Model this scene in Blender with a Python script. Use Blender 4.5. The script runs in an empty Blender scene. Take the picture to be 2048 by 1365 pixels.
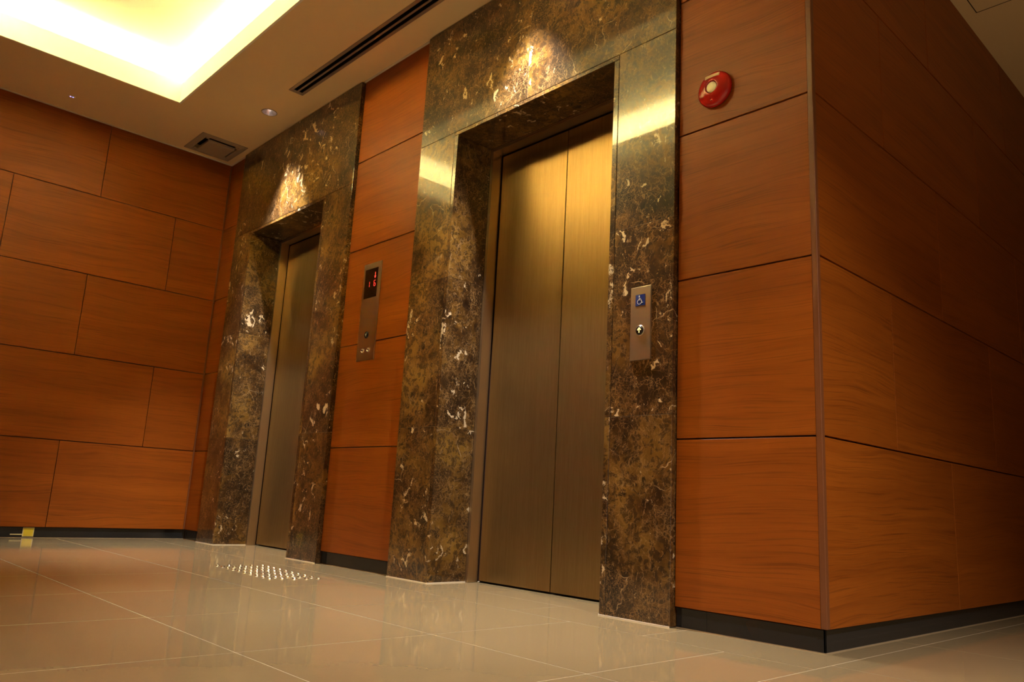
import bpy, bmesh, math, random
from mathutils import Vector, Matrix

S = bpy.context.scene
COL = S.collection
PI = math.pi

# ------------------------------------------------------------------ camera
cam_d = bpy.data.cameras.new('camera')
cam = bpy.data.objects.new('camera', cam_d)
COL.objects.link(cam)
yaw, pitch, roll = 0.8218, 0.2023, 0.0533
F = Vector((-math.sin(yaw)*math.cos(pitch), math.cos(yaw)*math.cos(pitch), math.sin(pitch)))
r0 = Vector((math.cos(yaw), math.sin(yaw), 0)); u0 = r0.cross(F)
R = math.cos(roll)*r0 + math.sin(roll)*u0
U = -math.sin(roll)*r0 + math.cos(roll)*u0
cam.matrix_world = Matrix(((R.x, U.x, -F.x, 1.0748), (R.y, U.y, -F.y, -2.2746), (R.z, U.z, -F.z, 0.3739), (0, 0, 0, 1)))
cam_d.sensor_width = 36.0
cam_d.lens = 1573.76/2048*36.0
cam_d.clip_start = 0.02
S.camera = cam

# ------------------------------------------------------------------ world and colour management
W = bpy.data.worlds.new('world'); S.world = W; W.use_nodes = True
W.node_tree.nodes['Background'].inputs[0].default_value = (0.25, 0.28, 0.35, 1)
W.node_tree.nodes['Background'].inputs[1].default_value = 0.0
S.view_settings.view_transform = 'Standard'
S.view_settings.look = 'None'
S.view_settings.gamma = 1.0
S.view_settings.use_curve_mapping = False
S.view_settings.exposure = 0.0
S.cycles.max_bounces = 10
S.cycles.diffuse_bounces = 6
S.cycles.glossy_bounces = 6
S.cycles.sample_clamp_indirect = 0.0
S.cycles.caustics_reflective = False
S.cycles.caustics_refractive = False

# brightness of the lamps (used where each lamp is built)
COVE = 110.0                       # emission of the strips hidden in the ceiling recess
COVE_COL = (1.0, 0.87, 0.42)
SPOT_W = 700.0                     # downlights over the lift doors
SPOT_COL = (1.0, 0.93, 0.86)
HALL_FILL_W = 1600.0                     # unseen downlights added to brighten the crossing corridor
HALL_FILL_COL = (1.0, 0.90, 0.80)

# ------------------------------------------------------------------ measures
XL = -4.680
ZS, ZJ = 0.0666, [0.6166, 1.1814, 1.7391, 2.2959]
ZC = 2.829
YO = -2.62                        # opposite wall of the lift lobby
YM = -0.025                       # face of the marble
A = dict(L=-2.129, R=-0.518, oL=-1.821, oR=-0.819, zo=2.162)
B = dict(L=-4.387, R=-2.797, oL=-4.111, oR=-3.121, zo=2.148)
YR, YD = 0.200, 0.262

# ------------------------------------------------------------------ helpers
def box(bm, x0, x1, y0, y1, z0, z1, mi=0):
    v = [bm.verts.new(p) for p in ((x0,y0,z0),(x1,y0,z0),(x1,y1,z0),(x0,y1,z0),(x0,y0,z1),(x1,y0,z1),(x1,y1,z1),(x0,y1,z1))]
    for q in ((3,2,1,0),(4,5,6,7),(0,1,5,4),(1,2,6,5),(2,3,7,6),(3,0,4,7)):
        f = bm.faces.new([v[i] for i in q]); f.material_index = mi
    return v

def BM(*boxes):
    bm = bmesh.new()
    for b in boxes: box(bm, *b)
    return bm

def lathe(bm, prof, c, axis, n=48, mi=0, cap=True):
    """prof: list of (radius, height along axis). axis: unit vector out of the surface."""
    a = Vector(axis).normalized()
    t = Vector((0,0,1)) if abs(a.z) < .9 else Vector((1,0,0))
    e1 = a.cross(t).normalized(); e2 = a.cross(e1)
    rings = []
    for r, h in prof:
        if r < 1e-6:
            rings.append([bm.verts.new(Vector(c)+a*h)])
        else:
            rings.append([bm.verts.new(Vector(c)+a*h+e1*r*math.cos(2*PI*i/n)+e2*r*math.sin(2*PI*i/n)) for i in range(n)])
    for k in range(len(rings)-1):
        p, q = rings[k], rings[k+1]
        for i in range(n):
            j = (i+1) % n
            if len(p) == 1 and len(q) == 1: continue
            if len(p) == 1: f = bm.faces.new((p[0], q[i], q[j]))
            elif len(q) == 1: f = bm.faces.new((p[i], p[j], q[0]))
            else: f = bm.faces.new((p[i], p[j], q[j], q[i]))
            f.material_index = mi; f.smooth = True
    if cap:
        for rg in (rings[0], rings[-1]):
            if len(rg) > 1: bm.faces.new(rg).material_index = mi
    bmesh.ops.recalc_face_normals(bm, faces=bm.faces)
    return bm

def prism(bm, pts, y0, y1):
    """flat outline in x,z pushed from y0 to y1"""
    a = [bm.verts.new((x, y0, z)) for x, z in pts]
    b = [bm.verts.new((x, y1, z)) for x, z in pts]
    bm.faces.new(a); bm.faces.new(b[::-1])
    n = len(pts)
    for i in range(n):
        j = (i+1) % n
        bm.faces.new((a[j], a[i], b[i], b[j]))
    bmesh.ops.recalc_face_normals(bm, faces=bm.faces)

def stroke(bm, pts, w, y0, y1):
    """flat bent ribbon following the points in x,z"""
    L, Rr = [], []
    for i, p in enumerate(pts):
        a = pts[max(0, i-1)]; b = pts[min(len(pts)-1, i+1)]
        d = Vector((b[0]-a[0], b[1]-a[1])).normalized()
        nx, nz = -d.y*w/2, d.x*w/2
        L.append((p[0]+nx, p[1]+nz)); Rr.append((p[0]-nx, p[1]-nz))
    for i in range(len(pts)-1):
        prism(bm, [L[i], L[i+1], Rr[i+1], Rr[i]], y0, y1)

def world_loc(o):
    v = Vector((0,0,0))
    while o is not None:
        v += o.location; o = o.parent
    return v

def obj(name, bm, mats, parent=None, bevel=0.0, seg=2, loc=None):
    """link a bmesh (written in world coordinates) as one object"""
    if bevel > 0:
        bmesh.ops.bevel(bm, geom=bm.edges[:], offset=bevel, segments=seg, affect='EDGES', profile=0.6, clamp_overlap=True)
    org = Vector(loc) if loc is not None else Vector((0,0,0))
    pw = world_loc(parent) if parent is not None else Vector((0,0,0))
    if loc is None: org = pw
    bmesh.ops.translate(bm, verts=bm.verts, vec=-org)
    me = bpy.data.meshes.new(name); bm.to_mesh(me); bm.free()
    for m in (mats if isinstance(mats, (list, tuple)) else [mats]): me.materials.append(m)
    o = bpy.data.objects.new(name, me); COL.objects.link(o)
    if parent is not None: o.parent = parent
    o.location = org - pw
    return o

def empty(name, loc):
    o = bpy.data.objects.new(name, None); COL.objects.link(o)
    o.location = loc; o.empty_display_size = .1
    return o

def tag(o, label=None, cat=None, group=None, kind=None):
    if label: o['label'] = label
    if cat: o['category'] = cat
    if group: o['group'] = group
    if kind: o['kind'] = kind
    return o

# ------------------------------------------------------------------ materials
class N:
    def __init__(s, name):
        s.m = bpy.data.materials.new(name); s.m.use_nodes = True
        s.t = s.m.node_tree; s.b = s.t.nodes['Principled BSDF']
    def new(s, k, **kw):
        n = s.t.nodes.new(k)
        for a, v in kw.items(): setattr(n, a, v)
        return n
    def lk(s, a, b): s.t.links.new(a, b)
    def put(s, sock, v):
        if hasattr(v, 'is_output') or isinstance(v, bpy.types.NodeSocket): s.lk(v, sock)
        else: sock.default_value = v
    def math(s, op, a, b=None, c=None, clamp=False):
        n = s.new('ShaderNodeMath', operation=op, use_clamp=clamp)
        s.put(n.inputs[0], a)
        if b is not None: s.put(n.inputs[1], b)
        if c is not None: s.put(n.inputs[2], c)
        return n.outputs[0]
    def vmath(s, op, a, b=None, scale=None):
        n = s.new('ShaderNodeVectorMath', operation=op)
        s.put(n.inputs[0], a)
        if b is not None: s.put(n.inputs[1], b)
        if scale is not None: s.put(n.inputs['Scale'], scale)
        return n.outputs[0]
    def noise(s, vec, scale, detail=4, rough=.55, dist=0.0):
        n = s.new('ShaderNodeTexNoise'); s.lk(vec, n.inputs['Vector'])
        n.inputs['Scale'].default_value = scale; n.inputs['Detail'].default_value = detail
        n.inputs['Roughness'].default_value = rough; n.inputs['Distortion'].default_value = dist
        return n
    def vor(s, vec, scale, feature='F1', rnd=1.0):
        n = s.new('ShaderNodeTexVoronoi', feature=feature); s.lk(vec, n.inputs['Vector'])
        n.inputs['Scale'].default_value = scale; n.inputs['Randomness'].default_value = rnd
        return n
    def ramp(s, fac, stops, interp='LINEAR'):
        n = s.new('ShaderNodeValToRGB'); s.lk(fac, n.inputs[0]); cr = n.color_ramp; cr.interpolation = interp
        while len(cr.elements) < len(stops): cr.elements.new(.5)
        for e, (p, c) in zip(cr.elements, stops):
            e.position = p; e.color = (c[0], c[1], c[2], 1) if isinstance(c, tuple) else (c, c, c, 1)
        return n.outputs[0]
    def mix(s, fac, a, b, mode='MIX'):
        n = s.new('ShaderNodeMix', data_type='RGBA', blend_type=mode)
        s.put(n.inputs[0], fac)
        for sk, v in ((n.inputs[6], a), (n.inputs[7], b)):
            if isinstance(v, tuple): sk.default_value = (v[0], v[1], v[2], 1)
            else: s.lk(v, sk)
        return n.outputs[2]
    def smooth(s, x, a, b, lo=0.0, hi=1.0):
        n = s.new('ShaderNodeMapRange', interpolation_type='SMOOTHSTEP'); s.lk(x, n.inputs[0])
        for i, v in zip((1,2,3,4), (a, b, lo, hi)): n.inputs[i].default_value = v
        return n.outputs[0]
    def bump(s, h, strength, dist):
        n = s.new('ShaderNodeBump'); s.lk(h, n.inputs['Height'])
        n.inputs['Strength'].default_value = strength; n.inputs['Distance'].default_value = dist
        s.lk(n.outputs[0], s.b.inputs['Normal'])

def plain(name, col, rough=.5, metal=0.0, spec=.5, aniso=0.0):
    n = N(name); n.b.inputs['Base Color'].default_value = (*col, 1)
    n.b.inputs['Roughness'].default_value = rough; n.b.inputs['Metallic'].default_value = metal
    n.b.inputs['Specular IOR Level'].default_value = spec
    # faint unevenness so that no surface is perfectly uniform
    pos = n.new('ShaderNodeNewGeometry').outputs['Position']
    f = n.noise(pos, 9, 3)
    n.put(n.b.inputs['Base Color'], n.mix(n.smooth(f.outputs[0], .3, .7, 0, .12), (*col,), tuple(c*.8 for c in col)))
    return n.m

def emit(name, col, st):
    n = N(name); n.b.inputs['Base Color'].default_value = (0, 0, 0, 1)
    n.b.inputs['Emission Color'].default_value = (*col, 1); n.b.inputs['Emission Strength'].default_value = st
    return n.m

def wood_mat():
    n = N('cherry_veneer')
    pos = n.new('ShaderNodeNewGeometry').outputs['Position']
    sx = n.new('ShaderNodeSeparateXYZ'); n.lk(pos, sx.inputs[0])
    rnd = n.new('ShaderNodeObjectInfo').outputs['Random']
    u = n.math('ADD', sx.outputs[0], sx.outputs[1])
    u = n.math('ADD', u, n.math('MULTIPLY', rnd, 37.0))
    w0 = n.math('MULTIPLY', rnd, 11.0)
    def vec(su, sv):
        c = n.new('ShaderNodeCombineXYZ')
        n.lk(n.math('MULTIPLY', u, su), c.inputs[0]); n.lk(n.math('MULTIPLY', sx.outputs[2], sv), c.inputs[1]); n.lk(w0, c.inputs[2])
        return c.outputs[0]
    wav = n.noise(vec(.9, 2.5), 1.0, 2).outputs[0]
    zz = n.math('ADD', sx.outputs[2], n.math('MULTIPLY', wav, .16))
    def vec2(su, sv):
        c = n.new('ShaderNodeCombineXYZ')
        n.lk(n.math('MULTIPLY', u, su), c.inputs[0]); n.lk(n.math('MULTIPLY', zz, sv), c.inputs[1]); n.lk(w0, c.inputs[2])
        return c.outputs[0]
    broad = n.noise(vec2(.55, 9), 1.0, 3, .6).outputs[0]
    mid = n.noise(vec2(1.1, 42), 1.0, 3, .6).outputs[0]
    fine = n.noise(vec2(3.0, 230), 1.0, 3, .65).outputs[0]
    hair = n.noise(vec2(7.0, 520), 1.0, 2, .6).outputs[0]
    c = n.ramp(broad, [(.25, (.215, .051, .0036)), (.5, (.255, .062, .0046)), (.75, (.31, .080, .0062))])
    c = n.mix(n.smooth(mid, .50, .74, 0, .40), c, (.130, .027, .0026))
    c = n.mix(n.smooth(fine, .50, .70, 0, .60), c, (.095, .020, .0022))
    c = n.mix(n.smooth(hair, .40, .65, 0, .22), c, (.33, .105, .012))
    n.lk(c, n.b.inputs['Base Color'])
    n.b.inputs['Roughness'].default_value = .42
    n.b.inputs['Specular IOR Level'].default_value = .22
    n.bump(fine, .12, .0006)
    return n.m

def marble_mat():
    n = N('dark_emperador_marble')
    pos = n.new('ShaderNodeNewGeometry').outputs['Position']
    rnd = n.new('ShaderNodeObjectInfo').outputs['Random']
    off = n.new('ShaderNodeCombineXYZ')
    n.lk(n.math('MULTIPLY', rnd, 31.0), off.inputs[0]); n.lk(n.math('MULTIPLY', rnd, 57.0), off.inputs[1]); n.lk(n.math('MULTIPLY', rnd, 83.0), off.inputs[2])
    p = n.vmath('ADD', pos, off.outputs[0])
    w1 = n.vmath('SUBTRACT', n.noise(p, 7, 4).outputs['Color'], (.5, .5, .5))
    pw = n.vmath('ADD', p, n.vmath('SCALE', w1, scale=.10))
    w2 = n.vmath('SUBTRACT', n.noise(p, 30, 5, .65).outputs['Color'], (.5, .5, .5))
    pw2 = n.vmath('ADD', pw, n.vmath('SCALE', w2, scale=.042))
    big = n.noise(pw, 3.0, 5, .6).outputs[0]
    base = n.ramp(big, [(.38, (.012, .005, .0018)), (.46, (.048, .021, .0055)), (.54, (.115, .055, .0095)), (.66, (.225, .120, .019))])
    # dark broken pieces of stone in two sizes
    v1 = n.vor(pw2, 23); c1 = n.new('ShaderNodeSeparateColor'); n.lk(v1.outputs['Color'], c1.inputs[0])
    dark1 = n.math('MULTIPLY', n.smooth(c1.outputs[0], .52, .46), n.smooth(v1.outputs['Distance'], .48, .26))
    zone = n.smooth(n.noise(p, 4.3, 3).outputs[0], .42, .58)
    base = n.mix(n.math('MULTIPLY', dark1, n.math('MULTIPLY', zone, .94)), base, (.006, .0035, .0025))
    v2 = n.vor(pw2, 60); c2 = n.new('ShaderNodeSeparateColor'); n.lk(v2.outputs['Color'], c2.inputs[0])
    base = n.mix(n.math('MULTIPLY', n.smooth(c2.outputs[1], .45, .38), .7), base, (.018, .009, .005))
    # web of fine tan cracks
    e1 = n.vor(pw2, 30, 'DISTANCE_TO_EDGE').outputs['Distance']
    m1 = n.math('MULTIPLY', n.smooth(e1, .045, .006), n.smooth(n.noise(p, 12, 4, .65).outputs[0], .42, .60))
    base = n.mix(n.math('MULTIPLY', m1, .8), base, (.26, .15, .055))
    e2 = n.vor(pw2, 70, 'DISTANCE_TO_EDGE').outputs['Distance']
    m2 = n.math('MULTIPLY', n.smooth(e2, .07, .010), n.smooth(n.noise(p, 9, 4, .65).outputs[0], .42, .58))
    base = n.mix(n.math('MULTIPLY', m2, .7), base, (.22, .12, .042))
    # long pale threads
    e3 = n.vor(pw, 6.5, 'DISTANCE_TO_EDGE').outputs['Distance']
    m3 = n.math('MULTIPLY', n.smooth(e3, .012, .002), n.smooth(n.noise(p, 5, 3).outputs[0], .56, .66))
    base = n.mix(n.math('MULTIPLY', m3, .85), base, (.46, .33, .19))
    # short stray scratches running every way
    for k, (ang, sc) in enumerate(((.5, 34), (-.9, 40), (1.35, 30))):
        mp = n.new('ShaderNodeMapping'); n.lk(pw2, mp.inputs['Vector']); mp.inputs['Rotation'].default_value = (0, ang, 0); mp.inputs['Scale'].default_value = (1, 1, .16)
        rd = n.noise(mp.outputs[0], sc*3.0, 2, .5).outputs[0]
        base = n.mix(n.math('MULTIPLY', n.smooth(rd, .655, .70), .55), base, (.30, .18, .075))
    # cream patches with ragged outlines
    st = n.new('ShaderNodeMapping'); n.lk(pw2, st.inputs['Vector']); st.inputs['Scale'].default_value = (1.25, 1.25, .8)
    bl = n.noise(st.outputs[0], 19, 4, .55, .8).outputs[0]
    cl = n.smooth(n.noise(p, 2.7, 2).outputs[0], .42, .60, .070, -.035)
    m4 = n.smooth(n.math('SUBTRACT', bl, cl), .640, .658)
    base = n.mix(m4, base, (.55, .42, .26))
    n.lk(base, n.b.inputs['Base Color'])
    n.b.inputs['Roughness'].default_value = .30
    n.b.inputs['IOR'].default_value = 1.45
    n.b.inputs['Specular IOR Level'].default_value = .32
    n.b.inputs['Coat Weight'].default_value = 1.0
    n.b.inputs['Coat Roughness'].default_value = .028
    n.b.inputs['Coat IOR'].default_value = 1.62
    return n.m

def door_mat():
    n = N('brushed_bronze_door')
    pos = n.new('ShaderNodeNewGeometry').outputs['Position']
    mp = n.new('ShaderNodeMapping'); n.lk(pos, mp.inputs['Vector']); mp.inputs['Scale'].default_value = (800, 800, 12)
    f = n.noise(mp.outputs[0], 1.0, 4, .65).outputs[0]
    mp2 = n.new('ShaderNodeMapping'); n.lk(pos, mp2.inputs['Vector']); mp2.inputs['Scale'].default_value = (60, 60, 1.2)
    g = n.noise(mp2.outputs[0], 1.0, 3, .6).outputs[0]
    c = n.ramp(f, [(.3, (.25, .160, .060)), (.5, (.30, .194, .075)), (.7, (.35, .230, .092))])
    c = n.mix(n.smooth(g, .4, .65, 0, .25), c, (.22, .13, .048))
    n.lk(c, n.b.inputs['Base Color'])
    n.b.inputs['Metallic'].default_value = .9
    n.lk(n.smooth(f, .3, .7, .30, .35), n.b.inputs['Roughness'])
    n.bump(f, .25, .0008)
    return n.m

def brushed(name, col, rough=.32, vert=True, metal=1.0):
    n = N(name)
    pos = n.new('ShaderNodeNewGeometry').outputs['Position']
    mp = n.new('ShaderNodeMapping'); n.lk(pos, mp.inputs['Vector'])
    mp.inputs['Scale'].default_value = (1400, 1400, 10) if vert else (10, 10, 1400)
    f = n.noise(mp.outputs[0], 1.0, 3, .6).outputs[0]
    c = n.mix(n.smooth(f, .35, .65), tuple(x*.93 for x in col), col)
    n.lk(c, n.b.inputs['Base Color']); n.b.inputs['Metallic'].default_value = metal
    n.lk(n.smooth(f, .3, .7, rough-.02, rough+.03), n.b.inputs['Roughness'])
    return n.m

def tile_mat():
    n = N('polished_beige_tile')
    pos = n.new('ShaderNodeNewGeometry').outputs['Position']
    f = n.noise(pos, 2.2, 5, .6).outputs[0]
    g = n.noise(pos, 60, 3, .6).outputs[0]
    c = n.ramp(f, [(.3, (.245, .178, .092)), (.7, (.275, .202, .107))])
    c = n.mix(n.smooth(g, .45, .7, 0, .12), c, (.22, .165, .09))
    n.lk(c, n.b.inputs['Base Color'])
    n.b.inputs['Roughness'].default_value = .075
    n.b.inputs['IOR'].default_value = 1.52
    return n.m

def paint_mat(name, col):
    n = N(name)
    pos = n.new('ShaderNodeNewGeometry').outputs['Position']
    f = n.noise(pos, 260, 2, .6).outputs[0]
    g = n.noise(pos, 1.3, 2).outputs[0]
    c = n.mix(n.smooth(g, .35, .65, 0, .06), col, tuple(x*.9 for x in col))
    n.lk(c, n.b.inputs['Base Color']); n.b.inputs['Roughness'].default_value = .85
    n.b.inputs['Specular IOR Level'].default_value = .2
    n.bump(f, .05, .0005)
    return n.m

M_wood = wood_mat()
M_marble = marble_mat()
M_door = door_mat()
M_tile = tile_mat()
M_grout = plain('pale_grout', (.42, .35, .245), .5)
M_ceil = paint_mat('ceiling_paint', (.86, .69, .42))
M_cove = paint_mat('recess_paint', (.88, .85, .76))
M_trimpaint = paint_mat('ceiling_edge_paint', (.74, .68, .58))
M_black = plain('glossy_black_skirting', (.014, .0145, .016), .12)
M_gap = plain('dark_joint', (.010, .005, .004), .6)
M_backing = plain('wall_backing', (.06, .022, .012), .7)
M_trimwood = plain('corner_trim_brown', (.16, .052, .016), .42)
M_frame = brushed('bronze_door_frame', (.62, .46, .27), .36)
M_steel = brushed('stainless_plate', (.56, .50, .42), .30)
M_chrome = plain('polished_steel', (.80, .78, .74), .12, 1.0)
M_reflector = plain('satin_reflector', (.86, .80, .76), .22, 1.0)
M_screen = plain('black_display_glass', (.004, .002, .002), .08)
M_red = emit('red_light_segments', (1.0, .045, .03), 1.3)
M_amber = emit('lit_amber_arrow', (1.0, .66, .20), 2.4)
M_btn = plain('black_button', (.012, .008, .006), .25)
M_arrowoff = plain('grey_unlit_arrow', (.30, .30, .28), .4)
M_blue = plain('blue_sign', (.010, .025, .17), .35)
M_whitesign = plain('white_pictogram', (.72, .74, .78), .4)
M_alarm = plain('glossy_red_plastic', (.42, .012, .010), .20)
M_lens = plain('cream_lens', (.86, .80, .62), .4)
M_tape = plain('cream_label', (.80, .64, .42), .6)
M_mark = plain('faint_label_marks', (.52, .42, .28), .6)
M_vent = plain('grey_beige_vent_paint', (.40, .33, .25), .45)
M_diff = brushed('linear_diffuser_metal', (.40, .33, .27), .38, False, .6)
M_slot = plain('vent_dark_inside', (.004, .003, .003), .8)
M_yellow = plain('yellow_patch', (.62, .50, .03), .45)
M_yedge = plain('pale_patch_edge', (.62, .56, .30), .45)
M_seal = plain('pale_sealant', (.62, .54, .42), .5)
M_seal2 = plain('skirting_sealant', (.30, .22, .13), .5)
M_joint = plain('stone_joint_filler', (.15, .11, .07), .5)
M_strip = emit('warm_light_strip', COVE_COL, COVE*.9)
M_strip_end = emit('warm_light_strip_ends', COVE_COL, COVE*.6)
M_strip_far = emit('warm_light_strip_far', COVE_COL, COVE*1.6)
M_bulb = emit('downlight_bulb', (1.0, .78, .66), 14.0)
M_led = emit('blue_white_led', (.30, .32, 1.0), 3.0)
M_sensor = plain('ceiling_sensor_plastic', (.26, .20, .15), .5)
M_concrete = plain('corridor_end_paint', (.35, .30, .25), .7)

# ------------------------------------------------------------------ floor: slab of grout with tiles laid in it
def floor():
    bm = bmesh.new()
    box(bm, XL-.3, 3.7, -7.0, 7.0, -.10, -.0004, 1)
    g = .0032
    def tile(x0, x1, y0, y1):
        if x1-x0 < .02 or y1-y0 < .02: return
        box(bm, x0+g/2, x1-g/2, y0+g/2, y1-g/2, -.0004, 0, 0)
    def cuts(a, b, start, step):
        k = math.ceil((a-start)/step - 1e-6); xs = [a]
        while start+k*step < b-1e-6:
            if start+k*step > a+1e-6: xs.append(start+k*step)
            k += 1
        xs.append(b); return xs
    # border strips along the lift wall (into the door recesses) and the field of the lobby
    bx = cuts(XL-.02, .080, -.462, .575)
    for i in range(len(bx)-1): tile(bx[i], bx[i+1], -.245, .02)
    for P in (A, B):
        q = [P['oL'], (P['oL']+P['oR'])/2-.17, P['oR']]
        for i in range(2): tile(q[i], q[i+1], .02, .30)
    xs = cuts(XL-.02, .080, -.180, .575); ys = cuts(-7, -.245, -.245, .575)
    for i in range(len(xs)-1):
        for j in range(len(ys)-1): tile(xs[i], xs[i+1], ys[j], ys[j+1])
    # border along the corridor wall and the field of the corridor
    yb = cuts(-.245, 7, .49, .64)
    for j in range(len(yb)-1): tile(-.02, .080, max(yb[j], .02), yb[j+1])
    xf = cuts(.080, 3.7, .655, .575); yf = cuts(-7, 7, -.15, .64)
    for i in range(len(xf)-1):
        for j in range(len(yf)-1): tile(xf[i], xf[i+1], yf[j], yf[j+1])
    return tag(obj('floor', bm, [M_tile, M_grout]), kind='structure')
floor()

# ------------------------------------------------------------------ ceiling with the lit recess
CX0, CX1, CY0, CY1 = -3.955, -.70, -1.895, -.685     # opening of the recess
LIP, TR, ZT = .140, .17, ZC+.29                      # height of the upstand, width of the trough, upper ceiling

LAMPS = [(-3.62, -.220), (-1.32, -.220)]
HALL = [(1.55, -1.0), (1.75, -3.9)]  # places of the added corridor lamps, none of them in view
ROUND = [(x, y, .047) for x, y in LAMPS] + [(x, y, .060) for x, y in HALL]
SLOT = (-3.240, -1.68, -.281, -.184)
VENT = (-4.612, -4.262, -.402, -.066)

def ceiling():
    x0, x1, y0, y1 = XL-.3, 3.7, -7.0, 7.0
    t = .014
    bm = bmesh.new()
    rects = [(x0, CX0-t, y0, y1), (CX1+t, x1, y0, y1), (CX0-t, CX1+t, y0, CY0-t), (CX0-t, CX1+t, CY1+t, y1)]
    cells = [(x-.09, x+.09, y-.09, y+.09) for x, y, r in ROUND] + [(SLOT[0]+.012, SLOT[1]-.012, SLOT[2]+.012, SLOT[3]-.012), (VENT[0]+.02, VENT[1]-.02, VENT[2]+.02, VENT[3]-.02)]
    for c0, c1, d0, d1 in cells:
        out = []
        for a0, a1, b0, b1 in rects:
            if c0 >= a1 or c1 <= a0 or d0 >= b1 or d1 <= b0: out.append((a0, a1, b0, b1)); continue
            u0, u1 = max(a0, c0), min(a1, c1); v0, v1 = max(b0, d0), min(b1, d1)
            for q in ((a0, u0, b0, b1), (u1, a1, b0, b1), (u0, u1, b0, v0), (u0, u1, v1, b1)):
                if q[1]-q[0] > 1e-6 and q[3]-q[2] > 1e-6: out.append(q)
        rects = out
    for b in rects: box(bm, b[0], b[1], b[2], b[3], ZC, ZC+.02)
    for x, y, r in ROUND:          # round holes for the downlights
        n = 48; sq = []; ci = []
        for i in range(n):
            th = 2*PI*i/n+PI/4; cx_, sy_ = math.cos(th), math.sin(th); k = .09/max(abs(cx_), abs(sy_))
            sq.append((x+cx_*k, y+sy_*k)); ci.append((x+cx_*r, y+sy_*r))
        for z in (ZC, ZC+.02):
            a = [bm.verts.new((p[0], p[1], z)) for p in sq]; b = [bm.verts.new((p[0], p[1], z)) for p in ci]
            for i in range(n): bm.faces.new((a[i], b[i], b[(i+1) % n], a[(i+1) % n]))
    c = tag(obj('ceiling', bm, M_ceil), kind='structure')
    # upstands round the opening
    bm = bmesh.new()
    box(bm, CX0-t, CX0, CY0-t, CY1+t, ZC, ZC+LIP)
    box(bm, CX1, CX1+t, CY0-t, CY1+t, ZC, ZC+LIP)
    box(bm, CX0, CX1, CY0-t, CY0, ZC, ZC+LIP)
    box(bm, CX0, CX1, CY1, CY1+t, ZC, ZC+LIP)
    obj('recess_upstand', bm, M_cove, c)
    # upper ceiling and its outer sides
    bm = bmesh.new()
    X0, X1, Y0, Y1 = CX0-TR, CX1+TR, CY0-TR, CY1+TR
    box(bm, X0-.02, X1+.02, Y0-.02, Y1+.02, ZT, ZT+.02)
    box(bm, X0-.02, X0, Y0-.02, Y1+.02, ZC+.02, ZT); box(bm, X1, X1+.02, Y0-.02, Y1+.02, ZC+.02, ZT)
    box(bm, X0, X1, Y0-.02, Y0, ZC+.02, ZT); box(bm, X0, X1, Y1, Y1+.02, ZC+.02, ZT)
    obj('recess_upper_ceiling', bm, M_cove, c)
    # thin inspection hatch joint in the corridor ceiling
    bm = bmesh.new(); w = .004; zz = ZC-.0006
    hx0, hx1, hy0, hy1 = .056, .506, 1.194, 1.644
    box(bm, hx0, hx1, hy1-w, hy1, zz, ZC); box(bm, hx0, hx1, hy0, hy0+w, zz, ZC)
    box(bm, hx0, hx0+w, hy0+w, hy1-w, zz, ZC); box(bm, hx1-w, hx1, hy0+w, hy1-w, zz, ZC)
    obj('hatch_joint', bm, M_gap, c)
    # the strips that light the recess, lying in the trough
    zs0, zs1 = ZC+.030, ZC+.050
    o0, o1 = .060, .085
    st = [('short strip at the far left end', (CX0-o1, CX0-o0, CY0, CY1)), ('short strip at the right end', (CX1+o0, CX1+o1, CY0, CY1)),
          ('hidden strip on the side near the lift doors', (CX0, CX1, CY1+o0, CY1+o1)), ('hidden strip on the side away from the lift doors', (CX0, CX1, CY0-o1, CY0-o0))]
    for lab, b in st:
        e = empty('cove_light', ((b[0]+b[1])/2, (b[2]+b[3])/2, ZC+.02))
        tag(e, 'warm recess light, '+lab, 'light', 'strips hidden in the ceiling recess')
        obj('light_tube', BM((b[0], b[1], b[2], b[3], zs0, zs1)), (M_strip_end if not lab.startswith('hidden') else M_strip if 'near' in lab else M_strip_far), e)
        obj('base_rail', BM((b[0], b[1], b[2], b[3], ZC+.02, zs0)), M_vent, e)
ceiling()

# pale edge strips where the ceiling meets the walls
def edge_strips():
    z0, z1, w = ZC-.004, ZC-.0002, .014
    obj_l = obj('trim_1', BM((XL+.001, XL+w, YO, -.001, z0, z1)), M_trimpaint)
    tag(obj_l, kind='structure')
    bm = bmesh.new()
    for a, b in ((XL+w, B['L']-.003), (B['R']+.003, A['L']-.003), (A['R']+.003, -.018)):
        box(bm, a, b, -w, -.001, z0, z1)
    tag(obj('trim_2', bm, M_trimpaint), kind='structure')
edge_strips()

# ------------------------------------------------------------------ walls
G = .0055       # open joint between rows
GV = .0035      # closed joint between boards of a row
ROWS = [(ZS, ZJ[0]), (ZJ[0], ZJ[1]), (ZJ[1], ZJ[2]), (ZJ[2], ZJ[3]), (ZJ[3], ZC)]

def boards(parent, place, u0, u1, cutlist, first=True):
    """place(u0,u1,z0,z1) -> box tuple. one board per bay of each row"""
    for k, (z0, z1) in enumerate(ROWS):
        zz0 = z0 + (0 if k == 0 else G/2); zz1 = z1 - (G/2 if k < 4 else .002)
        us = [u0]+[c for c in cutlist(k) if u0+.03 < c < u1-.03]+[u1]
        for i in range(len(us)-1):
            a = us[i]+(GV/2 if i else 0); b = us[i+1]-(GV/2 if i < len(us)-2 else 0)
            obj('wood_panel', BM(place(a, b, zz0, zz1)), M_wood, parent, bevel=.0008, seg=1)

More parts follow.
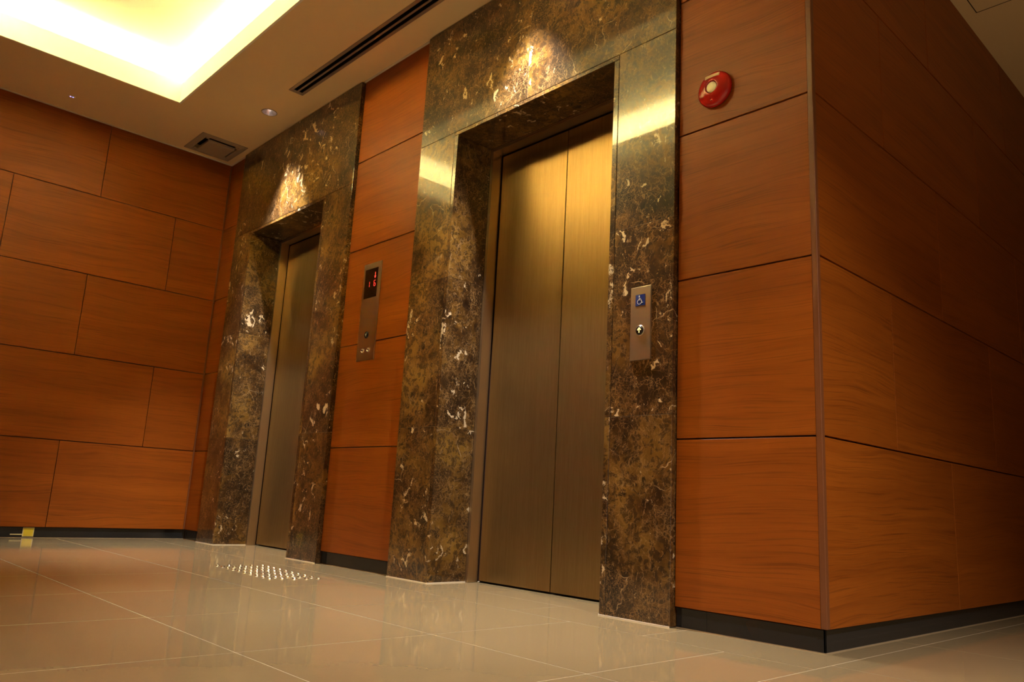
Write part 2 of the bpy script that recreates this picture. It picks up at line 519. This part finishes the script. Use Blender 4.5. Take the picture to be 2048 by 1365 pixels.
# lift wall (y = 0)
YB = .016
tag(obj('wall_front', BM((XL-.02, -.016, .302, .5, 0, ZC)), M_backing), kind='structure')
for a, b in ((XL-.015, B['L']-.001), (B['R']+.001, A['L']-.001), (A['R']+.001, -.017)):
    wf = tag(obj('wall_front', BM((a, b, YB, .3015, 0, ZC)), M_backing), kind='structure')
    boards(wf, lambda u0, u1, z0, z1: (u0, u1, 0, YB, z0, z1), max(a+.002, XL+.004), b-.002 if b < -.1 else -.018, lambda k: [])

# left wall (x = XL)
wl = tag(obj('wall_left', BM((XL-.3, XL-.016, YO-.3, .5, 0, ZC)), M_backing), kind='structure')
def cutL(k):
    s = -.880 if k % 2 == 0 else -.363
    return sorted(s-1.038*i for i in range(4))
boards(wl, lambda u0, u1, z0, z1: (XL-.016, XL, u0, u1, z0, z1), YO, -.004, cutL)
# corridor wall (x = 0)
wr = tag(obj('wall_right', BM((-.30, -.016, YB+.01, 7.0, 0, ZC)), M_backing), kind='structure')
def cutR(k):
    s = 1.095 if k % 2 == 0 else .568
    return [s+1.098*i for i in range(6)]
boards(wr, lambda u0, u1, z0, z1: (-.016, 0, u0, u1, z0, z1), .018, 7.0, cutR)
# wall opposite the lifts, behind the camera's left shoulder
wb = tag(obj('wall_back', BM((XL-.3, -.016, YO-.3, YO-.016, 0, ZC)), M_backing), kind='structure')
def cutB(k):
    s = -1.0 if k % 2 == 0 else -1.55
    return sorted(s-1.1*i for i in range(4))
boards(wb, lambda u0, u1, z0, z1: (u0, u1, YO-.016, YO, z0, z1), XL+.002, -.018, cutB)
# far sides and ends of the corridor
wc = bmesh.new()
box(wc, 3.4, 3.7, -7.0, 7.0, 0, ZC); box(wc, -.3, 3.4, 6.7, 7.0, 0, ZC); box(wc, -.3, 3.4, -7.0, -6.7, 0, ZC); box(wc, -.30, 0, -7, YO-.3, 0, ZC)
tag(obj('wall_corridor', wc, M_concrete), kind='structure')

# corner trims
def corner_trim(name, bm): return tag(obj(name, bm, M_trimwood, bevel=.0025, seg=3), kind='structure')
bm = bmesh.new()
pts = [(-.0175, -.0015), (.0015, -.0015), (.0015, .0175), (-.012, .0175), (-.0175, .012)]
a = [bm.verts.new((x, y, ZS)) for x, y in pts]; b = [bm.verts.new((x, y, ZC-.002)) for x, y in pts]
bm.faces.new(a[::-1]); bm.faces.new(b)
for i in range(5): bm.faces.new((a[i], a[(i+1) % 5], b[(i+1) % 5], b[i]))
corner_trim('trim_3', bm)
corner_trim('trim_4', BM((XL+.0003, XL+.008, -.010, -.0003, ZS, ZC-.005)))

# skirtings
def skirt(name, boxes):
    return tag(obj(name, BM(*boxes), M_black, bevel=.0008, seg=1), kind='structure')
zt = ZS-.003
skirt('baseboard_front', [(XL-.008, B['L']-.002, .010, YB, .001, zt), (B['R']+.002, A['L']-.002, .010, YB, .001, zt), (A['R']+.002, -.402, .010, YB, .001, zt), (-.401, -.010, .010, YB, .001, zt)])
skirt('baseboard_left', [(XL-.016, XL-.010, YO, .008, .001, zt)])
skirt('baseboard_right', [(-.016, -.010, .010, 6.9, .001, zt)])
skirt('baseboard_back', [(XL-.008, -.016, YO-.016, YO-.010, .001, zt)])
# thin pale joint between floor and skirtings
bm = bmesh.new()
for a, b in ((XL-.010, B['L']-.003), (B['R']+.003, A['L']-.003), (A['R']+.003, -.010)): box(bm, a, b, .0065, .0098, 0, .002)
box(bm, -.0098, -.006, .006, 6.9, 0, .002); box(bm, XL-.0098, XL-.0065, YO, .006, 0, .002)
tag(obj('trim_5', bm, M_seal2), kind='structure')

# ------------------------------------------------------------------ marble surrounds and lift doors
def surround(P, label):
    L, Rr, oL, oR, zo = P['L'], P['R'], P['oL'], P['oR'], P['zo']
    e = empty('marble_surround', ((oL+oR)/2, YM, 0)); tag(e, label, 'marble surround')
    t = .025; zh = zo+.020; top = ZC-.006; j = .0009
    zs = [.002, .702, 1.424, zh]
    for i in range(3):
        z0 = zs[i]+(j/2 if i else 0); z1 = zs[i+1]-j/2
        obj('face_slab', BM((L, oL-t-.002, YM, YB, z0, z1)), M_marble, e, bevel=.0006, seg=1)
        obj('face_slab', BM((oR+t+.002, Rr, YM, YB, z0, z1)), M_marble, e, bevel=.0012, seg=1)
        z1b = min(z1, zo-.001)
        obj('reveal_slab', BM((oL-t, oL, YM, YR, z0, z1b)), M_marble, e, bevel=.0010, seg=1)
        obj('reveal_slab', BM((oR, oR+t, YM, YR, z0, z1b)), M_marble, e, bevel=.0010, seg=1)
    xm = (oL+oR)/2-.012
    obj('face_slab', BM((L, xm-.0008, YM, YB, zh+j/2, top)), M_marble, e, bevel=.0012, seg=1)
    obj('face_slab', BM((xm+.0008, Rr, YM, YB, zh+j/2, top)), M_marble, e, bevel=.0012, seg=1)
    obj('reveal_slab', BM((oL-t, oR+t, YM, YR, zo, zo+.019)), M_marble, e, bevel=.0010, seg=1)
    # pale joint filler: over the header joint and along the feet
    f = .0016
    fl = [(xm-.0006, xm+.0006, YM+f, YB-.002, zh+.003, top-.003)]
    for z in zs[1:3]:
        fl += [(L+.002, oL-t-.004, YM+f, YB-.002, z-j/2, z+j/2), (oR+t+.004, Rr-.002, YM+f, YB-.002, z-j/2, z+j/2), (oL-t+.002, oL-f, YM+.003, YR-.003, z-j/2, z+j/2)]
    for b in fl: obj('joint_filler', BM(b), M_joint, e)
    for b in ((L, oL, YM-.004, YM, 0, .0035), (oR, Rr, YM-.004, YM, 0, .0035), (oL, oL+.004, YM+.0001, YR, 0, .004), (oR-.004, oR, YM+.0001, YR, 0, .004)):
        obj('floor_sealant', BM(b), M_seal, e)
    return e

def lift(P, label):
    oL, oR, zo = P['oL'], P['oR'], P['zo']
    e = empty('elevator_door', ((oL+oR)/2, YD, 0)); tag(e, label, 'elevator')
    # folded metal frame: narrow outer lip, shallow groove, return running back to the door
    prof = [(0, .2005), (.008, .2005), (.008, .206), (.0105, .206), (.0105, .2005), (.018, .2005), (.018, YD-.001), (0, YD-.001)]
    z0, zt = .001, zo-.0005
    bm = bmesh.new()
    loops = []
    for corner in ((oL, z0, 1, 0), (oL, zt, 1, -1), (oR, zt, -1, -1), (oR, z0, -1, 0)):
        loops.append([bm.verts.new((corner[0]+corner[2]*a, y, corner[1]+corner[3]*a)) for a, y in prof])
    for k in range(3):
        for i in range(len(prof)):
            j = (i+1) % len(prof)
            bm.faces.new((loops[k][i], loops[k][j], loops[k+1][j], loops[k+1][i]))
    bm.faces.new(loops[0]); bm.faces.new(loops[3])
    bmesh.ops.recalc_face_normals(bm, faces=bm.faces)
    obj('door_frame', bm, M_frame, e)
    xm = (oL+oR)/2-.014
    zz0, zz1 = .009, zo-.027
    for a, b in ((oL+.027, xm-.0022), (xm+.0022, oR-.027)):
        obj('door_panel', BM((a, b, YD, YD+.028, zz0, zz1)), M_door, e, bevel=.0015, seg=2)
    obj('dark_shaft_gap', BM((oL+.002, oR-.002, YD+.0285, .2995, .0005, zo-.002)), M_gap, e)
    return e

surround(A, 'polished dark brown marble surround of the nearer right-hand lift, mirroring the lit ceiling recess')
surround(B, 'polished dark brown marble surround of the farther lift, next to the left wood wall')
lift(A, 'nearer lift entrance with two tall gold-brown brushed door leaves and visible centre seam')
lift(B, 'farther lift entrance near the left wood wall, its brown door only partly seen')

# ------------------------------------------------------------------ hall indicator between the lifts
def indicator():
    x0, x1, z0, z1 = -2.607, -2.439, 1.082, 1.630
    e = empty('floor_indicator_panel', ((x0+x1)/2, 0, z0))
    tag(e, 'tall steel lift panel between the two lifts with black screen showing red arrow and 16', 'control panel')
    obj('face_plate', BM((x0, x1, -.006, -.0002, z0, z1)), M_steel, e, bevel=.0012, seg=2)
    s = obj('display_screen', BM((-2.587, -2.464, -.0078, -.0061, 1.430, 1.597)), M_screen, e, bevel=.0006, seg=1)
    ya, yb = -.0092, -.0079
    # down arrow
    bm = bmesh.new(); ax, az = -2.487, 1.554
    prism(bm, [(ax-.0018, az+.017), (ax+.0018, az+.017), (ax+.0018, az-.008), (ax-.0018, az-.008)], ya, yb)
    prism(bm, [(ax-.0085, az-.0045), (ax+.0085, az-.0045), (ax+.001, az-.018), (ax-.001, az-.018)], ya, yb)
    obj('down_arrow', bm, M_red, s)
    # seven-segment digits
    def digit(cx, cz, segs):
        w, h, t = .0072, .0160, .0025
        S7 = dict(a=((-w, h), (w, h)), g=((-w, 0), (w, 0)), d=((-w, -h), (w, -h)), f=((-w, 0), (-w, h)), b=((w, 0), (w, h)), e=((-w, -h), (-w, 0)), c=((w, -h), (w, 0)))
        bm = bmesh.new()
        for k in segs:
            (p, q), (r, s_) = S7[k]
            d = Vector((r-p, s_-q)).normalized()*.0016
            stroke(bm, [(cx+p+d.x, cz+q+d.y), (cx+r-d.x, cz+s_-d.y)], t, ya, yb)
        return bm
    obj('digit_one', digit(-2.545, 1.508, 'bc'), M_red, s)
    obj('digit_six', digit(-2.487, 1.508, 'afgedc'), M_red, s)
    # call button with its up mark
    bx, bz = -2.524, 1.222
    bm = bmesh.new(); lathe(bm, [(.0195, .0), (.0195, .002), (.0175, .0032), (.0165, .0032), (.0165, .001)], (bx, -.006, bz), (0, -1, 0))
    b = obj('call_button', bm, M_btn, e)
    bm = bmesh.new(); lathe(bm, [(.0160, .0), (.0150, .0035), (0, .0040)], (bx, -.0065, bz), (0, -1, 0))
    obj('button_cap', bm, M_btn, b)
    bm = bmesh.new(); prism(bm, [(bx, bz+.009), (bx+.007, bz), (bx+.003, bz), (bx+.003, bz-.008), (bx-.003, bz-.008), (bx-.003, bz), (bx-.007, bz)], -.0118, -.0100)
    obj('up_arrow', bm, M_arrowoff, b)
    for kx in (-2.552, -2.495):
        bm = bmesh.new(); lathe(bm, [(.0115, 0), (.0115, .003), (.0100, .0045), (.0078, .0045), (.0078, .0030), (0, .0030)], (kx, -.006, 1.137), (0, -1, 0), 32)
        k = obj('key_switch', bm, M_chrome, e)
        obj('key_slot', BM((kx-.0011, kx+.0011, -.0094, -.0088, 1.1325, 1.1415)), M_gap, k)
indicator()

def access_panel():
    x0, x1, z0, z1 = -.7025, -.611, .9025, 1.178
    y = YM
    e = empty('accessible_call_panel', ((x0+x1)/2, y, z0))
    tag(e, 'steel call plate on marble, with blue wheelchair sign and lit up arrow', 'control panel')
    obj('face_plate', BM((x0, x1, y-.006, y-.0002, z0, z1)), M_steel, e, bevel=.0012, seg=2)
    s = obj('wheelchair_sign', BM((-.6795, -.6365, y-.0072, y-.0061, 1.1055, 1.1475)), M_blue, e)
    ya, yb = y-.0080, y-.0073
    cx, cz = -.659, 1.126
    bm = bmesh.new()
    prism(bm, [(cx-.0035+.0026*math.cos(i*PI/6), cz+.0155+.0026*math.sin(i*PI/6)) for i in range(12)], ya, yb)
    stroke(bm, [(cx-.0035, cz+.0120), (cx-.0030, cz+.0010), (cx+.0055, cz+.0010), (cx+.0090, cz-.0105), (cx+.0130, cz-.0090)], .0021, ya, yb)
    stroke(bm, [(cx-.0032, cz+.0065), (cx+.0040, cz+.0065)], .0018, ya, yb)
    stroke(bm, [(cx-.0025+.0090*math.cos(t), cz-.0060+.0090*math.sin(t)) for t in [math.radians(100+i*15.5) for i in range(17)]], .0017, ya, yb)
    obj('wheelchair_pictogram', bm, M_whitesign, s)
    bx, bz = -.658, 1.012
    bm = bmesh.new(); lathe(bm, [(.0200, 0), (.0200, .0022), (.0185, .0032), (.0175, .0032), (.0175, .001)], (bx, y-.006, bz), (0, -1, 0))
    b = obj('call_button', bm, M_steel, e)
    bm = bmesh.new(); lathe(bm, [(.0172, 0), (.0160, .0035), (0, .0040)], (bx, y-.0065, bz), (0, -1, 0))
    obj('button_cap', bm, M_btn, b)
    bm = bmesh.new()
    stroke(bm, [(bx, bz-.0090), (bx, bz+.0085)], .0026, y-.0118, y-.0102)
    stroke(bm, [(bx-.0075, bz+.0010), (bx, bz+.0090)], .0026, y-.0118, y-.0102)
    stroke(bm, [(bx+.0075, bz+.0010), (bx, bz+.0090)], .0026, y-.0118, y-.0102)
    obj('lit_up_arrow', bm, M_amber, b)
access_panel()

def alarm():
    cx, cz = -.358, 1.871
    e = empty('fire_alarm', (cx, 0, cz)); tag(e, 'round glossy red fire alarm with cream centre on the wood wall', 'fire alarm')
    bm = bmesh.new()
    lathe(bm, [(.058, .0005), (.066, .004), (.068, .012), (.064, .020), (.056, .026), (.036, .034), (.0255, .037), (.0235, .037), (.0230, .026), (0, .026)], (cx, 0, cz), (0, -1, 0), 72)
    obj('housing', bm, M_alarm, e)
    bm = bmesh.new()
    lathe(bm, [(.0205, .0262), (.0205, .033), (.018, .0352), (0, .0358)], (cx, 0, cz), (0, -1, 0), 48)
    obj('lens', bm, M_lens, e)
    # label strip glued on the sloping face
    bm = bmesh.new()
    for k in range(8):
        x0 = cx-.029+k*.00725; x1 = x0+.00725
        def yy(x, z):
            r = math.hypot(x-cx, z-cz); return -(.026+(.056-r)*.4+.0012) if r > .036 else -.0352
        z0, z1 = cz+.0380, cz+.0515
        q = [(x0, yy(x0, z0), z0), (x1, yy(x1, z0), z0), (x1, yy(x1, z1), z1), (x0, yy(x0, z1), z1)]
        fr = [bm.verts.new((a, b-.0010, c)) for a, b, c in q]; bk = [bm.verts.new((a, b+.003, c)) for a, b, c in q]
        bm.faces.new(fr); bm.faces.new(bk[::-1])
        for i in range(4): bm.faces.new((fr[(i+1) % 4], fr[i], bk[i], bk[(i+1) % 4]))
    bmesh.ops.remove_doubles(bm, verts=bm.verts, dist=.00005); bmesh.ops.recalc_face_normals(bm, faces=bm.faces)
    obj('label_strip', bm, M_tape, e)
    bm = bmesh.new(); lathe(bm, [(.0065, .0), (.0065, .0040), (.0045, .0062), (0, .0066)], (cx-.002, -.0235, cz-.047), (0, -.94, -.34), 24)
    obj('test_point', bm, M_alarm, e)
alarm()

# ------------------------------------------------------------------ ceiling fittings
def downlight(x, y, label, power, col, r=.047, size=math.radians(66), blend=1.0, group=None):
    e = empty('downlight', (x, y, ZC)); tag(e, label, 'ceiling light', group)
    bm = bmesh.new()
    lathe(bm, [(r-.001, .0), (r, -.0002), (r+.004, -.0002), (r+.005, .0012), (r+.003, .0022), (r-.001, .0020), (r-.001, 0)], (x, y, ZC), (0, 0, -1), 48, cap=False)
    obj('trim_ring', bm, M_vent, e)
    bm = bmesh.new()
    lathe(bm, [(r-.0012, .0012), (r*.95, -.010), (r*.86, -.030), (r*.66, -.052), (r*.36, -.066), (r*.22, -.068), (0, -.068)], (x, y, ZC), (0, 0, -1), 48, cap=False)
    obj('reflector', bm, M_reflector, e)
    bm = bmesh.new(); lathe(bm, [(.0085, -.066), (.0085, -.040), (.006, -.030), (0, -.0285)], (x, y, ZC), (0, 0, -1), 24)
    obj('bulb', bm, M_bulb, e)
    ld = bpy.data.lights.new('downlight_lamp', 'SPOT'); ld.energy = power; ld.color = col
    ld.spot_size = size; ld.spot_blend = blend; ld.shadow_soft_size = .022
    lo = bpy.data.objects.new('lamp', ld); COL.objects.link(lo); lo.parent = e; lo.location = (0, 0, -.012)
    return e
downlight(-3.62, -.220, 'small round recessed downlight in front of the farther lift', SPOT_W, SPOT_COL)
downlight(-1.32, -.220, 'recessed downlight in front of the nearer lift, outside the picture', SPOT_W, SPOT_COL)
for i, (x, y) in enumerate(HALL):  # unseen fittings, added for the light they give the corridor side
    downlight(x, y, ('unseen downlight added to light the near corridor wall, out of the picture', 'unseen downlight added behind the camera to brighten the corridor')[i], HALL_FILL_W*(.42, .8)[i], HALL_FILL_COL, r=.06, size=math.radians(118), blend=1.0, group='added corridor lamps')

def slot_diffuser():
    x0, x1, y0, y1 = SLOT
    e = empty('slot_air_diffuser', ((x0+x1)/2, (y0+y1)/2, ZC))
    tag(e, 'long narrow metal air diffuser with two dark slots in ceiling above the marble', 'air vent')
    z0, z1 = ZC-.004, ZC-.0002
    f = .020
    bm = BM((x0, x1, y0, y0+f, z0, z1), (x0, x1, y1-f, y1, z0, z1), (x0, x0+.030, y0+f, y1-f, z0, z1), (x1-.030, x1, y0+f, y1-f, z0, z1))
    obj('outer_frame', bm, M_diff, e, bevel=.0008, seg=1)
    ym = (y0+y1)/2
    obj('centre_bar', BM((x0+.031, x1-.031, ym-.0065, ym+.0065, z0-.0004, z1)), M_diff, e, bevel=.0008, seg=1)
    for a, b in ((y0+f+.001, ym-.0075), (ym+.0075, y1-f-.001)):
        obj('slot_vane', BM((x0+.031, x1-.031, (a+b)/2-.0012, (a+b)/2+.0012, ZC+.012, ZC+.030)), M_gap, e)
    bm = BM((x0+.0125, x1-.0125, y0+.0125, y1-.0125, ZC+.075, ZC+.078), (x0+.0125, x0+.0145, y0+.0125, y1-.0125, ZC, ZC+.075), (x1-.0145, x1-.0125, y0+.0125, y1-.0125, ZC, ZC+.075), (x0+.0146, x1-.0146, y0+.0125, y0+.0145, ZC, ZC+.075), (x0+.0146, x1-.0146, y1-.0145, y1-.0125, ZC, ZC+.075))
    obj('duct_box', bm, M_slot, e)
slot_diffuser()

def square_vent():
    x0, x1, y0, y1 = VENT
    e = empty('square_air_vent', ((x0+x1)/2, (y0+y1)/2, ZC))
    tag(e, 'square ceiling air vent with dark slits, tucked in the far left corner', 'air vent')
    # stepped frame
    bm = bmesh.new()
    steps = [(0, ZC-.0002), (0, ZC-.006), (.030, ZC-.010), (.040, ZC-.010), (.046, ZC-.004), (.046, ZC+.030)]
    loops = []
    for d, z in steps:
        loops.append([bm.verts.new(p) for p in ((x0+d, y0+d, z), (x1-d, y0+d, z), (x1-d, y1-d, z), (x0+d, y1-d, z))])
    for k in range(len(loops)-1):
        for i in range(4):
            bm.faces.new((loops[k][i], loops[k][(i+1) % 4], loops[k+1][(i+1) % 4], loops[k+1][i]))
    bmesh.ops.recalc_face_normals(bm, faces=bm.faces)
    obj('outer_frame', bm, M_vent, e)
    d = .046
    q = .0205
    bm = BM((x0+q, x1-q, y0+q, y1-q, ZC+.070, ZC+.073), (x0+q, x0+q+.002, y0+q, y1-q, ZC, ZC+.070), (x1-q-.002, x1-q, y0+q, y1-q, ZC, ZC+.070), (x0+q+.0021, x1-q-.0021, y0+q, y0+q+.002, ZC, ZC+.070), (x0+q+.0021, x1-q-.0021, y1-q-.002, y1-q, ZC, ZC+.070))
    obj('duct_box', bm, M_slot, e)
    # central plate hanging a little lower, with corner stays
    c = .070
    obj('centre_plate', BM((x0+c, x1-c, y0+c, y1-c, ZC-.024, ZC-.005)), M_vent, e, bevel=.003, seg=2)
    for sx in (0, 1):
        for sy in (0, 1):
            px = x0+d if sx == 0 else x1-d-.024; py = y0+d if sy == 0 else y1-d-.024
            obj('corner_stay', BM((px, px+.024, py, py+.024, ZC-.0105, ZC-.0012)), M_vent, e, bevel=.003, seg=1)
square_vent()

def sensor():
    x, y = -4.425, -1.206
    e = empty('ceiling_sensor', (x, y, ZC)); tag(e, 'tiny ceiling sensor with blue-white light near the left wall', 'sensor')
    bm = bmesh.new(); lathe(bm, [(.024, .0002), (.024, .003), (.018, .006), (0, .0065)], (x, y, ZC), (0, 0, -1), 36)
    obj('sensor_body', bm, M_ceil, e)
    bm = bmesh.new()
    for dy in (-.0075, .0075): lathe(bm, [(.0045, .004), (.0045, .0075), (0, .0085)], (x, y+dy, ZC), (0, 0, -1), 16)
    obj('sensor_light', bm, M_led, e)
sensor()

# ------------------------------------------------------------------ yellow mark on the left skirting
def plate():  # thin raised boxes give the yellow patch, its pale rim and line
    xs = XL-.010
    e = empty('yellow_skirting_patch', (xs, -.968, 0)); tag(e, 'small yellow patch with pale edge low on the black skirting of the left wall', 'sign')
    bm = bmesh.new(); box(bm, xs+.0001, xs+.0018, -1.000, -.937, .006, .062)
    obj('patch_edge', bm, M_yedge, e)
    obj('patch_face', BM((xs+.0019, xs+.0026, -.995, -.942, .010, .057)), M_yellow, e)
    obj('pale_line', BM((xs+.0001, xs+.0014, -1.066, -1.0005, .0165, .0225)), M_yedge, e)
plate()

# ------------------------------------------------------------------ guide studs in the floor
def studs():
    proto = None
    lab = 'shiny steel guide stud in the floor block before the wall between the lifts'
    P00, P01 = Vector((-2.769, -.570)), Vector((-2.168, -.600))
    P10, P11 = Vector((-2.724, -.357)), Vector((-2.119, -.393))
    for j in range(5):
        for i in range(10):
            p = P00.lerp(P01, i/9).lerp(P10.lerp(P11, i/9), j/4)
            if proto is None:
                bm = bmesh.new()
                lathe(bm, [(.0100, 0), (.0100, .0010), (.0084, .0042), (.0058, .0050), (0, .0051)], (0, 0, 0), (0, 0, 1), 28)
                o = obj('tactile_stud', bm, M_chrome); proto = o
            else:
                o = proto.copy(); COL.objects.link(o)
            o.location = (p.x, p.y, 0)
            tag(o, lab, 'floor stud', 'guide studs in the floor')
studs()
